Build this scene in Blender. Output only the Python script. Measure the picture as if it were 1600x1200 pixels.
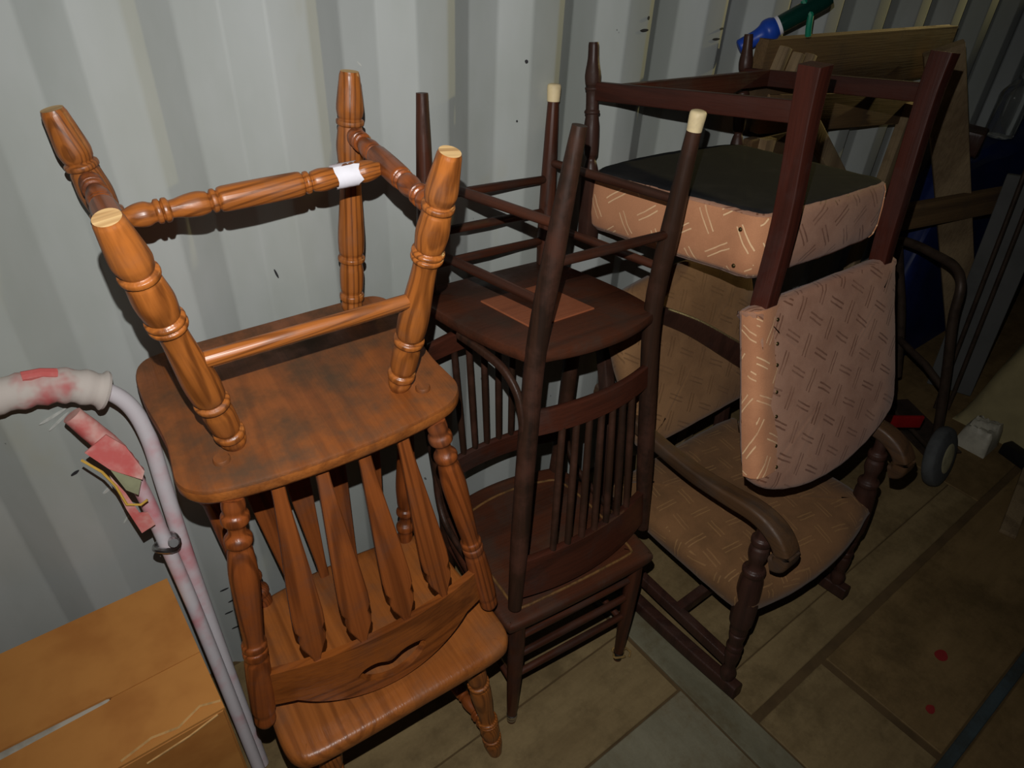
import bpy, bmesh, math, random
from mathutils import Vector, Matrix
random.seed(7)
for o in list(bpy.data.objects): bpy.data.objects.remove(o)
S = bpy.context.scene
COL = S.collection

# ------------------------------------------------------------------ camera, world, lights, exposure
CAMZ = 1.7067
RC = Matrix(((0.791387, -0.330519, 0.514260), (-0.609768, -0.486613, 0.625613), (0.043468, -0.808681, -0.586639)))
cam_d = bpy.data.cameras.new('camera'); cam = bpy.data.objects.new('camera', cam_d); COL.objects.link(cam)
cx, cy, cz = RC.col[0], -RC.col[1], -RC.col[2]
cam.matrix_world = Matrix(((cx[0], cy[0], cz[0], 0), (cx[1], cy[1], cz[1], 0), (cx[2], cy[2], cz[2], CAMZ), (0, 0, 0, 1)))
cam_d.sensor_width = 36; cam_d.lens = 1074.2125 / 1600 * 36; cam_d.clip_start = 0.02
S.camera = cam
W = bpy.data.worlds.new('world'); S.world = W; W.use_nodes = True
W.node_tree.nodes['Background'].inputs[0].default_value = (0.9, 0.95, 1.0, 1)
W.node_tree.nodes['Background'].inputs[1].default_value = 0.004
# the camera's own flash, a hand's breadth above the lens
fl = bpy.data.lights.new('camera_flash', 'SPOT'); flo = bpy.data.objects.new('camera_flash', fl); COL.objects.link(flo)
flo.matrix_world = cam.matrix_world @ Matrix.Rotation(math.radians(2.5), 4, 'Y')
flo.location = Vector((0, 0, CAMZ)) + RC @ Vector((-0.016, -0.095, 0.0))
fl.energy = 56; fl.color = (1.0, 0.99, 0.965); fl.spot_size = math.radians(124); fl.spot_blend = 1.0; fl.shadow_soft_size = 0.0035
# warm clamp lamp deep in the container, aimed along the long wall so that it grazes the ribs
wl = bpy.data.lights.new('deep_end_lamp', 'SPOT'); wlo = bpy.data.objects.new('deep_end_lamp', wl); COL.objects.link(wlo)
wlo.location = (4.70, 0.90, 2.30); wlo.rotation_euler = (Vector((3.40, 1.17, 1.98)) - Vector(wlo.location)).to_track_quat('-Z', 'Y').to_euler()
wl.energy = 150; wl.color = (1.0, 0.83, 0.36); wl.spot_size = math.radians(46); wl.spot_blend = 1.0; wl.shadow_soft_size = 0.03
vs = S.view_settings
vs.view_transform = 'Standard'; vs.look = 'None'; vs.gamma = 1.0; vs.exposure = 0.0; vs.use_curve_mapping = False

# ------------------------------------------------------------------ node helpers and materials
class N:
    def __init__(s, name):
        s.m = bpy.data.materials.new(name); s.m.use_nodes = True; s.t = s.m.node_tree; s.b = s.t.nodes['Principled BSDF']
    def n(s, typ, **kw):
        nd = s.t.nodes.new(typ)
        for k, v in kw.items(): setattr(nd, k, v)
        return nd
    def l(s, a, b): s.t.links.new(a, b)
    def put(s, sock, v):
        if hasattr(v, 'is_output') or isinstance(v, bpy.types.NodeSocket): s.l(v, sock)
        else: sock.default_value = v
    def math(s, op, a, b=0.0, c=0.0):
        nd = s.n('ShaderNodeMath', operation=op); s.put(nd.inputs[0], a); s.put(nd.inputs[1], b); s.put(nd.inputs[2], c); return nd.outputs[0]
    def mix(s, f, a, b):
        nd = s.n('ShaderNodeMix', data_type='RGBA'); s.put(nd.inputs[0], f)
        for i, v in ((6, a), (7, b)):
            s.put(nd.inputs[i], v if not isinstance(v, tuple) else (v + (1,))[:4])
        return nd.outputs[2]
    def coord(s, scale=(1, 1, 1), rnd=True, rot=(0, 0, 0)):
        tc = s.n('ShaderNodeTexCoord'); mp = s.n('ShaderNodeMapping'); mp.inputs['Scale'].default_value = scale; mp.inputs['Rotation'].default_value = rot
        src = tc.outputs['Object']
        if rnd:
            oi = s.n('ShaderNodeObjectInfo'); k = s.math('MULTIPLY', oi.outputs['Random'], 37.0)
            va = s.n('ShaderNodeVectorMath', operation='ADD'); s.l(src, va.inputs[0]); s.l(k, va.inputs[1]); src = va.outputs[0]
        s.l(src, mp.inputs[0]); return mp.outputs[0]
    def noise(s, vec, scale=1.0, detail=3.0, rough=0.55, dist=0.0):
        nd = s.n('ShaderNodeTexNoise'); s.l(vec, nd.inputs['Vector']); nd.inputs['Scale'].default_value = scale
        nd.inputs['Detail'].default_value = detail; nd.inputs['Roughness'].default_value = rough; nd.inputs['Distortion'].default_value = dist
        return nd.outputs['Fac']
    def ramp(s, f, lo, hi):
        nd = s.n('ShaderNodeMapRange'); nd.interpolation_type = 'SMOOTHSTEP'; s.l(f, nd.inputs[0]); nd.inputs[1].default_value = lo; nd.inputs[2].default_value = hi
        return nd.outputs[0]
    def bump(s, h, dist=0.001, st=0.6):
        nd = s.n('ShaderNodeBump'); s.l(h, nd.inputs['Height']); nd.inputs['Distance'].default_value = dist; nd.inputs['Strength'].default_value = st
        s.l(nd.outputs[0], s.b.inputs['Normal'])
    def out(s, col, rough=0.5, metal=0.0, spec=0.5, **kw):
        s.put(s.b.inputs['Base Color'], col if not isinstance(col, tuple) else (col + (1,))[:4])
        s.put(s.b.inputs['Roughness'], rough); s.b.inputs['Metallic'].default_value = metal; s.b.inputs['Specular IOR Level'].default_value = spec
        for k, v in kw.items(): s.put(s.b.inputs[k.replace('_', ' ')], v)
        return s.m

def sc(r, g, b):
    f = lambda c: (c / 255) / 12.92 if c <= 10 else ((c / 255 + 0.055) / 1.055) ** 2.4
    return (f(r), f(g), f(b))

def wood(name, light, dark, axis=2, ring=7.0, rough=0.3, dirt=0.0, dirtcol=(0.05, 0.035, 0.02), lines=55.0, contrast=0.75, spec=0.5, boards=None, rnd=True):
    n = N(name); sv = [ring] * 3; sv[axis] = ring * 0.09
    v = n.coord(tuple(sv), rnd); a = n.noise(v, 1.0, 1.5, 0.4, 0.3)
    r = n.math('SINE', n.math('MULTIPLY', a, lines)); r = n.ramp(r, 0.0, 1.0)
    fv = [170.0] * 3; fv[axis] = 5.0
    fb = n.noise(n.coord(tuple(fv), rnd), 1.0, 2.0); fb = n.ramp(fb, 0.35, 0.7)
    k = n.math('MULTIPLY', n.math('ADD', n.math('MULTIPLY', r, 0.65), n.math('MULTIPLY', fb, 0.35)), contrast)
    c = n.mix(k, light, dark)
    if boards:
        tc = n.n('ShaderNodeTexCoord'); sx = n.n('ShaderNodeSeparateXYZ'); n.l(tc.outputs['Object'], sx.inputs[0])
        wn = n.n('ShaderNodeTexWhiteNoise', noise_dimensions='1D'); n.l(n.math('FLOOR', n.math('DIVIDE', sx.outputs[boards[0]], boards[1])), wn.inputs['W'])
        c = n.mix(n.math('MULTIPLY', wn.outputs['Value'], 0.45), c, dark)
    rg = rough
    if dirt > 0:
        d = n.noise(n.coord((9, 9, 9), rnd), 1.0, 5.0, 0.65); d = n.ramp(d, 0.52 - 0.14 * dirt, 0.72)
        c = n.mix(n.math('MULTIPLY', d, min(1, 0.75 * dirt)), c, dirtcol)
        rg = n.math('ADD', n.math('MULTIPLY', d, 0.4), rough)
    n.bump(fb, 0.0006, 0.35)
    return n.out(c, rg, 0, spec)

def plain(name, col, rough=0.6, var=0.25, scale=20.0, metal=0.0, spec=0.4, bump=0.0, col2=None, lo=0.4, hi=0.7, **kw):
    n = N(name); f = n.noise(n.coord((scale,) * 3), 1.0, 4.0, 0.6); f = n.ramp(f, lo, hi)
    c2 = col2 if col2 else tuple(x * (1 - var) for x in col)
    c = n.mix(f, col, c2)
    if bump: n.bump(f, bump, 0.6)
    return n.out(c, rough, metal, spec, **kw)

def fabric(name, base, bar, base2, cell=0.05, barrough=0.55, rot=0.6, depth=0.0015, barmix=1.0, bw=0.05):
    # brocade: pairs of short bars woven in alternating directions on a napped ground
    n = N(name); tc = n.n('ShaderNodeTexCoord')
    ab = n.n('ShaderNodeVectorMath', operation='ABSOLUTE'); n.l(tc.outputs['Normal'], ab.inputs[0])
    sn = n.n('ShaderNodeSeparateXYZ'); n.l(ab.outputs[0], sn.inputs[0]); sp = n.n('ShaderNodeSeparateXYZ'); n.l(tc.outputs['Object'], sp.inputs[0])
    gx = n.math('GREATER_THAN', sn.outputs[0], n.math('MAXIMUM', sn.outputs[1], sn.outputs[2]))
    gz = n.math('GREATER_THAN', sn.outputs[2], n.math('MAXIMUM', sn.outputs[0], sn.outputs[1]))
    def lerp(f, a, b): return n.math('ADD', n.math('MULTIPLY', a, n.math('SUBTRACT', 1.0, f)), n.math('MULTIPLY', b, f))
    u = lerp(gx, sp.outputs[0], sp.outputs[1]); v = lerp(gz, sp.outputs[2], sp.outputs[1])
    wob = n.math('MULTIPLY', n.math('SUBTRACT', n.noise(n.coord((14, 14, 14)), 1.0, 2.0), 0.5), 0.16)
    cs, sn_ = math.cos(rot) / cell, math.sin(rot) / cell
    uu = n.math('ADD', n.math('SUBTRACT', n.math('MULTIPLY', u, cs), n.math('MULTIPLY', v, sn_)), wob)
    vv = n.math('ADD', n.math('ADD', n.math('MULTIPLY', u, sn_), n.math('MULTIPLY', v, cs)), wob)
    par = n.math('FLOORED_MODULO', n.math('ADD', n.math('FLOOR', uu), n.math('FLOOR', vv)), 2.0)
    fu = n.math('SUBTRACT', n.math('FRACT', uu), 0.5); fv = n.math('SUBTRACT', n.math('FRACT', vv), 0.5)
    ac = n.math('ABSOLUTE', lerp(par, fu, fv)); al = n.math('ABSOLUTE', lerp(par, fv, fu))
    m1 = n.math('LESS_THAN', n.math('ABSOLUTE', n.math('SUBTRACT', ac, 0.09)), bw)
    m = n.math('MULTIPLY', m1, n.math('LESS_THAN', al, 0.43))
    wear = n.ramp(n.noise(n.coord((11, 11, 11)), 1.0, 4.0, 0.6), 0.3, 0.62)
    m = n.math('MULTIPLY', n.math('MULTIPLY', m, n.math('ADD', n.math('MULTIPLY', wear, 0.6), 0.4)), barmix)
    fz = n.noise(n.coord((420, 420, 420)), 1.0, 2.0)
    mot = n.ramp(n.noise(n.coord((7, 7, 7)), 1.0, 5.0, 0.65), 0.35, 0.7)
    c = n.mix(mot, base, base2); c = n.mix(n.math('MULTIPLY', fz, 0.35), c, tuple(x * 0.55 for x in base2)); c = n.mix(m, c, bar)
    h = n.math('SUBTRACT', n.math('MULTIPLY', fz, 0.35), m); n.bump(h, depth, 0.8)
    rg = n.math('SUBTRACT', 0.9, n.math('MULTIPLY', m, 0.9 - barrough))
    return n.out(c, rg, 0, 0.25, Sheen_Weight=0.12)

M = {}
M['oak'] = wood('oak_turned', sc(164, 95, 40), sc(74, 36, 13), 2, 8.0, 0.34, 0.4, sc(84, 54, 30), 200, 0.75)
M['oak_dark'] = wood('oak_red_brown', sc(142, 74, 32), sc(68, 31, 12), 2, 8.0, 0.33, 0.45, sc(58, 37, 22), 170)
M['oak_dark_y'] = wood('oak_red_brown_flat', sc(138, 74, 33), sc(72, 34, 14), 1, 6.0, 0.34, 0.5, sc(58, 37, 22), 100, 0.7)
M['oak_dirty'] = wood('oak_dusty_seat', sc(150, 84, 36), sc(94, 48, 19), 1, 5.0, 0.4, 1.15, sc(70, 55, 37), 70, 0.5, boards=(0, 0.118))
M['oak_seat'] = wood('oak_seat', sc(168, 98, 44), sc(100, 52, 20), 1, 5.0, 0.36, 0.6, sc(88, 60, 34), 80, 0.6, boards=(0, 0.118))
M['oak_x'] = wood('oak_rail', sc(150, 82, 32), sc(78, 36, 12), 0, 6.0, 0.3, 0.4, sc(58, 37, 20), 90)
M['oak_raw'] = wood('raw_end_grain', sc(214, 178, 124), sc(150, 108, 62), 0, 40.0, 0.8, 0, lines=30)
M['dark'] = wood('dark_stained_wood', sc(78, 42, 28), sc(38, 23, 17), 2, 9.0, 0.36, 0.6, sc(52, 40, 32), 40, 0.7, spec=0.3)
M['dark_worn'] = wood('dark_wood_worn', sc(54, 35, 25), sc(28, 22, 18), 2, 8.0, 0.42, 0.7, sc(84, 44, 27), 40, 0.7, spec=0.3)
M['dark_x'] = wood('dark_rail_wood', sc(76, 39, 27), sc(38, 23, 18), 0, 7.0, 0.38, 0.6, sc(50, 42, 36), 40, 0.6, spec=0.3)
M['dark_seat'] = wood('dark_seat_wood', sc(82, 44, 28), sc(44, 27, 19), 0, 5.0, 0.42, 0.8, sc(56, 46, 36), 34, 0.6, spec=0.3)
M['patch'] = wood('bare_red_wood', sc(150, 84, 52), sc(104, 55, 33), 0, 6.0, 0.6, 0.5, sc(150, 84, 40), 30, 0.5)
M['carved'] = plain('worn_carved_line', sc(120, 84, 44), 0.6, 0.5, 60)
M['mahog'] = wood('mahogany_square', sc(74, 33, 23), sc(46, 22, 16), 2, 8.0, 0.5, 0.3, sc(60, 40, 34), 36, 0.6, spec=0.3)
M['mahog_x'] = wood('mahogany_rail', sc(66, 32, 23), sc(40, 21, 16), 1, 8.0, 0.5, 0.3, sc(60, 40, 34), 36, 0.6, spec=0.3)
M['rocker'] = wood('rocker_dark_wood', sc(66, 42, 34), sc(40, 27, 23), 2, 8.0, 0.4, 0.4, sc(70, 52, 40), 36, 0.6, spec=0.3)
M['rocker_arm'] = wood('rocker_arm_wood', sc(88, 62, 40), sc(46, 35, 27), 1, 8.0, 0.42, 0.6, sc(52, 45, 40), 36, 0.6)
M['cap'] = plain('cream_rubber', sc(234, 212, 166), 0.55, 0.18, 40)
M['nap'] = fabric('pink_napped_brocade', sc(196, 148, 122), sc(124, 80, 58), sc(170, 122, 97), 0.060, bw=0.032, barmix=0.9)
M['satin'] = fabric('peach_satin_brocade', sc(208, 146, 106), sc(246, 206, 160), sc(188, 128, 92), 0.066, 0.35, 0.6, bw=0.022, barmix=0.9)
M['tan'] = fabric('tan_brocade', sc(156, 116, 78), sc(112, 80, 50), sc(130, 94, 61), 0.062, 0.6, 0.55, bw=0.03, barmix=0.7)
M['tan_seat'] = fabric('tan_brocade_seat', sc(140, 100, 64), sc(176, 134, 84), sc(112, 80, 50), 0.062, 0.5, 0.2, bw=0.028, barmix=0.45)
M['cambric'] = plain('black_cambric', sc(30, 30, 32), 0.9, 0.5, 9, spec=0.15, col2=sc(46, 44, 43), lo=0.45, hi=0.8)
M['tack'] = plain('dark_brass', sc(90, 76, 46), 0.4, 0.4, 90, 0.8)
M['card'] = plain('cardboard', sc(196, 132, 64), 0.75, 0.15, 6, col2=sc(176, 112, 50), bump=0.0006)
M['tape'] = plain('clear_tape', sc(190, 186, 172), 0.3, 0.3, 25)
M['card_torn'] = plain('torn_card', sc(205, 160, 100), 0.85, 0.3, 60)
M['truckpaint'] = plain('chipped_white_paint', sc(206, 200, 204), 0.45, 0.2, 7, col2=sc(206, 118, 126), lo=0.44, hi=0.72)
M['foam'] = plain('grey_pink_foam', sc(196, 186, 178), 0.9, 0.3, 9, col2=sc(186, 92, 92), lo=0.5, hi=0.72, bump=0.002)
M['redwrap'] = plain('red_wrap', sc(200, 96, 92), 0.8, 0.3, 14, col2=sc(216, 178, 168))
M['greenwrap'] = plain('olive_wrap', sc(150, 150, 118), 0.8, 0.3, 14)
M['yellow'] = plain('yellow_thread', sc(212, 168, 70), 0.8, 0.2, 30)
M['chrome'] = plain('dull_chrome', sc(190, 190, 190), 0.3, 0.3, 30, 1.0)
M['white'] = plain('white_tape', sc(226, 224, 232), 0.7, 0.1, 30)
M['string'] = plain('jute_string', sc(150, 120, 70), 0.9, 0.3, 60)
M['rubber'] = plain('grey_tyre_rubber', sc(84, 86, 86), 0.8, 0.3, 20)
M['black'] = plain('black_plastic', sc(24, 24, 25), 0.5, 0.3, 20)
M['darkmetal'] = plain('dark_brown_steel', sc(72, 58, 48), 0.5, 0.4, 20, 0.3)
M['rim'] = plain('cream_rim', sc(196, 188, 150), 0.5, 0.3, 20)
M['red'] = plain('red_enamel', sc(140, 18, 22), 0.4, 0.2, 20)
M['blue'] = plain('blue_plastic', sc(30, 72, 176), 0.4, 0.15, 8)
M['tarp'] = plain('blue_tarp', sc(16, 36, 92), 0.5, 0.35, 5)
M['green'] = plain('dark_green_glass', sc(10, 52, 44), 0.15, 0.3, 8)
M['greencap'] = plain('green_plastic', sc(26, 130, 100), 0.4, 0.2, 8)
M['board'] = wood('old_brown_board', sc(112, 86, 54), sc(66, 48, 30), 0, 4.0, 0.7, 0.6, sc(60, 46, 30), 30)
M['board_z'] = wood('weathered_plank', sc(150, 128, 96), sc(96, 76, 52), 2, 4.0, 0.7, 0.5, sc(80, 62, 42), 30)
M['grey'] = plain('grey_board', sc(92, 92, 90), 0.7, 0.2, 6)
M['greyplastic'] = plain('grey_plastic', sc(78, 78, 74), 0.55, 0.2, 10)
M['canvas'] = plain('khaki_canvas', sc(164, 150, 108), 0.9, 0.25, 5, bump=0.003)
M['bag'] = plain('pale_plastic_bag', sc(190, 184, 166), 0.5, 0.25, 18)
n_ = N('clear_plastic'); M['clear'] = n_.out((0.9, 0.93, 0.92), 0.08, 0, 0.5, Transmission_Weight=0.95, IOR=1.3)

def wall_mat():
    n = N('grey_painted_steel'); v = n.coord((1, 1, 1), False)
    a = n.ramp(n.noise(n.coord((3, 3, 1.1), False), 1.0, 5.0, 0.6), 0.35, 0.75)
    c = n.mix(a, sc(178, 182, 180), sc(161, 166, 160))
    c = n.mix(n.math('MULTIPLY', n.ramp(n.noise(n.coord((9, 9, 4), False), 1.0, 3.0), 0.6, 0.85), 0.5), c, sc(164, 160, 136))
    sp = n.ramp(n.noise(n.coord((60, 60, 34), False), 1.0, 2.0, 0.5), 0.775, 0.80); c = n.mix(n.math('MULTIPLY', sp, 0.8), c, sc(58, 58, 60))
    s2 = n.ramp(n.noise(n.coord((150, 150, 6), False, (0, 0.5, 0)), 1.0, 2.0, 0.5), 0.79, 0.82); c = n.mix(n.math('MULTIPLY', s2, 0.4), c, sc(226, 226, 222))
    n.bump(n.noise(n.coord((5, 5, 5), False), 1.0, 3.0), 0.004, 0.25)
    return n.out(c, 0.5, 0, 0.35)
M['wall'] = wall_mat()
def floor_mat(name, a, b, stain, axis):
    n = N(name); s = [15.0, 15.0, 1.0]; s[axis] = 3.0
    g = n.ramp(n.noise(n.coord(tuple(s)), 1.0, 5.0, 0.65), 0.25, 0.8); c = n.mix(g, a, b)
    st = n.ramp(n.noise(n.coord((4.5, 4.5, 1)), 1.0, 8.0, 0.74), 0.42, 0.68); c = n.mix(n.math('MULTIPLY', st, 0.8), c, stain)
    gr = n.noise(n.coord((130, 130, 1)), 1.0, 3.0); c = n.mix(n.math('MULTIPLY', gr, 0.35), c, tuple(x * 0.6 for x in b))
    n.bump(gr, 0.001, 0.4)
    return n.out(c, 0.75, 0, 0.3)
M['ply'] = floor_mat('plywood_floor', sc(154, 132, 92), sc(126, 105, 70), sc(96, 79, 50), 0)
M['ply2'] = floor_mat('plywood_floor_dark', sc(142, 116, 76), sc(116, 93, 58), sc(88, 70, 42), 0)
M['sheet'] = floor_mat('grey_floor_sheet', sc(148, 142, 118), sc(126, 120, 97), sc(112, 90, 56), 1)
M['strip'] = floor_mat('grey_floor_strip', sc(138, 132, 108), sc(114, 110, 88), sc(98, 82, 52), 1)
M['bluestrip'] = floor_mat('blue_grey_strip', sc(78, 92, 96), sc(60, 72, 76), sc(58, 56, 46), 0)
M['seam'] = plain('dark_floor_seam', sc(98, 77, 48), 0.9, 0.3, 12)
M['paint'] = plain('red_paint_spot', sc(150, 40, 40), 0.7, 0.2, 20)
M['scratch'] = plain('pale_scratch', sc(204, 206, 200), 0.6, 0.2, 60)
M['scuff'] = plain('dark_scuff', sc(44, 44, 46), 0.8, 0.3, 40)

# ------------------------------------------------------------------ geometry helpers
def mesh_from(name, verts, faces, mats, smooth=35, midx=None):
    me = bpy.data.meshes.new(name); me.from_pydata([tuple(v) for v in verts], [], faces)
    for m in (mats if isinstance(mats, (list, tuple)) else [mats]): me.materials.append(m)
    if midx: me.polygons.foreach_set('material_index', midx)
    bm = bmesh.new(); bm.from_mesh(me); bmesh.ops.recalc_face_normals(bm, faces=bm.faces); bm.to_mesh(me); bm.free()
    if smooth:
        me.polygons.foreach_set('use_smooth', [True] * len(me.polygons)); me.set_sharp_from_angle(angle=math.radians(smooth))
    return me
def obj(name, me, parent=None, mat=None, label=None):
    o = bpy.data.objects.new(name, me); COL.objects.link(o)
    if parent: o.parent = parent
    if mat is not None: o.matrix_local = mat
    if label: o['label'] = label
    return o
def thing(name, label, cat, mat=None, group=None):
    o = bpy.data.objects.new(name, None); COL.objects.link(o); o.empty_display_size = 0.1
    o['label'] = label; o['category'] = cat
    if group: o['group'] = group
    if mat is not None: o.matrix_world = mat
    return o
def tag(o, label, cat):
    o['label'] = label; o['category'] = cat; return o
def struct(o): o['kind'] = 'structure'; return o
def align(p0, p1, roll=None):
    p0, p1 = Vector(p0), Vector(p1); z = (p1 - p0).normalized(); ref = Vector(roll) if roll else Vector((0, 1, 0) if abs(z.y) < 0.9 else (1, 0, 0))
    x = ref.cross(z).normalized(); y = z.cross(x)
    return Matrix(((x[0], y[0], z[0], p0[0]), (x[1], y[1], z[1], p0[1]), (x[2], y[2], z[2], p0[2]), (0, 0, 0, 1)))
def smooth_profile(prof, sub=3):
    return prof
def lathe(name, prof, L, mats, seg=24, tip=False):
    # prof: (t, r) along z in 0..L ; tip=True gives the first cap the second material
    v = []; f = []; mi = []
    for t, r in prof:
        for k in range(seg):
            a = 2 * math.pi * k / seg; v.append((r * math.cos(a), r * math.sin(a), t * L))
    for i in range(len(prof) - 1):
        for k in range(seg):
            f.append((i * seg + k, i * seg + (k + 1) % seg, (i + 1) * seg + (k + 1) % seg, (i + 1) * seg + k)); mi.append(0)
    f.append(tuple(range(seg))); mi.append(1 if tip else 0)
    f.append(tuple(range((len(prof) - 1) * seg, len(prof) * seg))); mi.append(0)
    return mesh_from(name, v, f, mats, 40, mi)
def fine(prof, n=4):
    # Catmull style refinement of a turned profile so bulges read round
    out = []
    P = [prof[0]] + list(prof) + [prof[-1]]
    for i in range(1, len(P) - 2):
        p0, p1, p2, p3 = P[i - 1], P[i], P[i + 1], P[i + 2]
        for k in range(n):
            s = k / n; t = p1[0] + (p2[0] - p1[0]) * s
            m1 = (p2[1] - p0[1]) * 0.5 * min(1, (p2[0] - p1[0]) / max(1e-6, (p2[0] - p0[0]) * 0.5)); m2 = (p3[1] - p1[1]) * 0.5 * min(1, (p2[0] - p1[0]) / max(1e-6, (p3[0] - p1[0]) * 0.5))
            h = (2 * s**3 - 3 * s**2 + 1) * p1[1] + (s**3 - 2 * s**2 + s) * m1 + (-2 * s**3 + 3 * s**2) * p2[1] + (s**3 - s**2) * m2
            out.append((t, max(0.002, h)))
    out.append(prof[-1]); return out
def sweep(name, pts, section, mats, up=(0, 0, 1), scale=None, smooth=40):
    # section: list of (a, b) offsets along side / up ; scale: per-point factor or (sa, sb)
    pts = [Vector(p) for p in pts]; n = len(section); v = []; f = []; up = Vector(up)
    for i, p in enumerate(pts):
        t = (pts[min(i + 1, len(pts) - 1)] - pts[max(i - 1, 0)]).normalized()
        s = t.cross(up); s = s.normalized() if s.length > 1e-4 else Vector((1, 0, 0)); u = s.cross(t).normalized()
        k = scale[i] if scale else 1.0; ka, kb = k if isinstance(k, tuple) else (k, k)
        for a, b in section: v.append(p + s * a * ka + u * b * kb)
    for i in range(len(pts) - 1):
        for k in range(n): f.append((i * n + k, i * n + (k + 1) % n, (i + 1) * n + (k + 1) % n, (i + 1) * n + k))
    f.append(tuple(range(n))); f.append(tuple(range((len(pts) - 1) * n, len(pts) * n)))
    return mesh_from(name, v, f, mats, smooth)
def circ(r, n=16): return [(r * math.cos(2 * math.pi * k / n), r * math.sin(2 * math.pi * k / n)) for k in range(n)]
def rrect(w, h, r=0.004, n=3):
    o = []
    for cxx, cyy, a0 in ((w / 2 - r, h / 2 - r, 0), (-w / 2 + r, h / 2 - r, 90), (-w / 2 + r, -h / 2 + r, 180), (w / 2 - r, -h / 2 + r, 270)):
        for k in range(n + 1):
            a = math.radians(a0 + 90 * k / n); o.append((cxx + r * math.cos(a), cyy + r * math.sin(a)))
    return o
def spline(pts, n=8):
    P = [Vector(p) for p in pts]; P = [P[0]] + P + [P[-1]]; o = []
    for i in range(1, len(P) - 2):
        for k in range(n):
            s = k / n; o.append(0.5 * ((2 * P[i]) + (P[i + 1] - P[i - 1]) * s + (2 * P[i - 1] - 5 * P[i] + 4 * P[i + 1] - P[i + 2]) * s * s + (3 * P[i] - P[i - 1] - 3 * P[i + 1] + P[i + 2]) * s**3))
    o.append(P[-2]); return o
def closed(pts, n=6):
    m = len(pts); P = [Vector((p[0], p[1], 0)) for p in pts]; o = []
    for i in range(m):
        a, b, c, d = P[i - 1], P[i], P[(i + 1) % m], P[(i + 2) % m]
        for k in range(n):
            s = k / n; q = 0.5 * ((2 * b) + (c - a) * s + (2 * a - 5 * b + 4 * c - d) * s * s + (3 * b - a - 3 * c + d) * s**3); o.append((q.x, q.y))
    return o
def slab(name, outline, rings, mats, smooth=35, jit=0.0, mid=None):
    # rings: (z, inset) stacked ; outline offset inwards by inset metres along its normals ; closed by fans
    n = len(outline); v = []; f = []; mi = []
    area = sum(outline[i][0] * outline[(i + 1) % n][1] - outline[(i + 1) % n][0] * outline[i][1] for i in range(n)); sg = 1 if area > 0 else -1
    cx_ = sum(p[0] for p in outline) / n; cy_ = sum(p[1] for p in outline) / n
    rnd = random.Random(3)
    for z, ins in rings:
        for i, p in enumerate(outline):
            if ins >= 1.0:     # a scale towards the middle, given as 1 + factor
                k = ins - 1.0; q = (cx_ + (p[0] - cx_) * k, cy_ + (p[1] - cy_) * k)
            else:
                a, b = outline[i - 1], outline[(i + 1) % n]; tx, ty = b[0] - a[0], b[1] - a[1]; l = math.hypot(tx, ty) or 1
                q = (p[0] - ty / l * ins * sg, p[1] + tx / l * ins * sg)
            j = (rnd.random() - 0.5) * jit
            v.append((q[0] + j, q[1] + (rnd.random() - 0.5) * jit, z + (rnd.random() - 0.5) * jit))
    for r in range(len(rings) - 1):
        for i in range(n):
            f.append((r * n + i, r * n + (i + 1) % n, (r + 1) * n + (i + 1) % n, (r + 1) * n + i)); mi.append(mid[r] if mid else 0)
    for r, which in ((0, 0), (len(rings) - 1, 1)):
        c = len(v); v.append((cx_, cy_, rings[r][0]))
        for i in range(n): f.append((r * n + i, r * n + (i + 1) % n, c)); mi.append(mid[r if which == 0 else r - 1] if mid else 0)
    return mesh_from(name, v, f, mats, smooth, mi)
def board(name, lx, ly, lz, mats, bev=0.003, seg=2, rough=0.0):
    bm = bmesh.new(); bmesh.ops.create_cube(bm, size=1.0); bmesh.ops.scale(bm, vec=(lx, ly, lz), verts=bm.verts)
    if bev: bmesh.ops.bevel(bm, geom=list(bm.edges), offset=bev, segments=seg, affect='EDGES', profile=0.6)
    if rough:
        rr = random.Random(len(name))
        for vv in bm.verts: vv.co += Vector((rr.uniform(-1, 1), rr.uniform(-1, 1), rr.uniform(-1, 1))) * rough
    me = bpy.data.meshes.new(name); bm.to_mesh(me); bm.free(); me.materials.append(mats)
    me.polygons.foreach_set('use_smooth', [True] * len(me.polygons)); me.set_sharp_from_angle(angle=math.radians(35))
    return me
T = Matrix.Translation
def Rx(a): return Matrix.Rotation(a, 4, 'X')
def Ry(a): return Matrix.Rotation(a, 4, 'Y')
def Rz(a): return Matrix.Rotation(a, 4, 'Z')
def pose(x, y, z, a, tx, ty): return T((x, y, z)) @ Rz(a) @ Rx(tx) @ Ry(ty)

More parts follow.
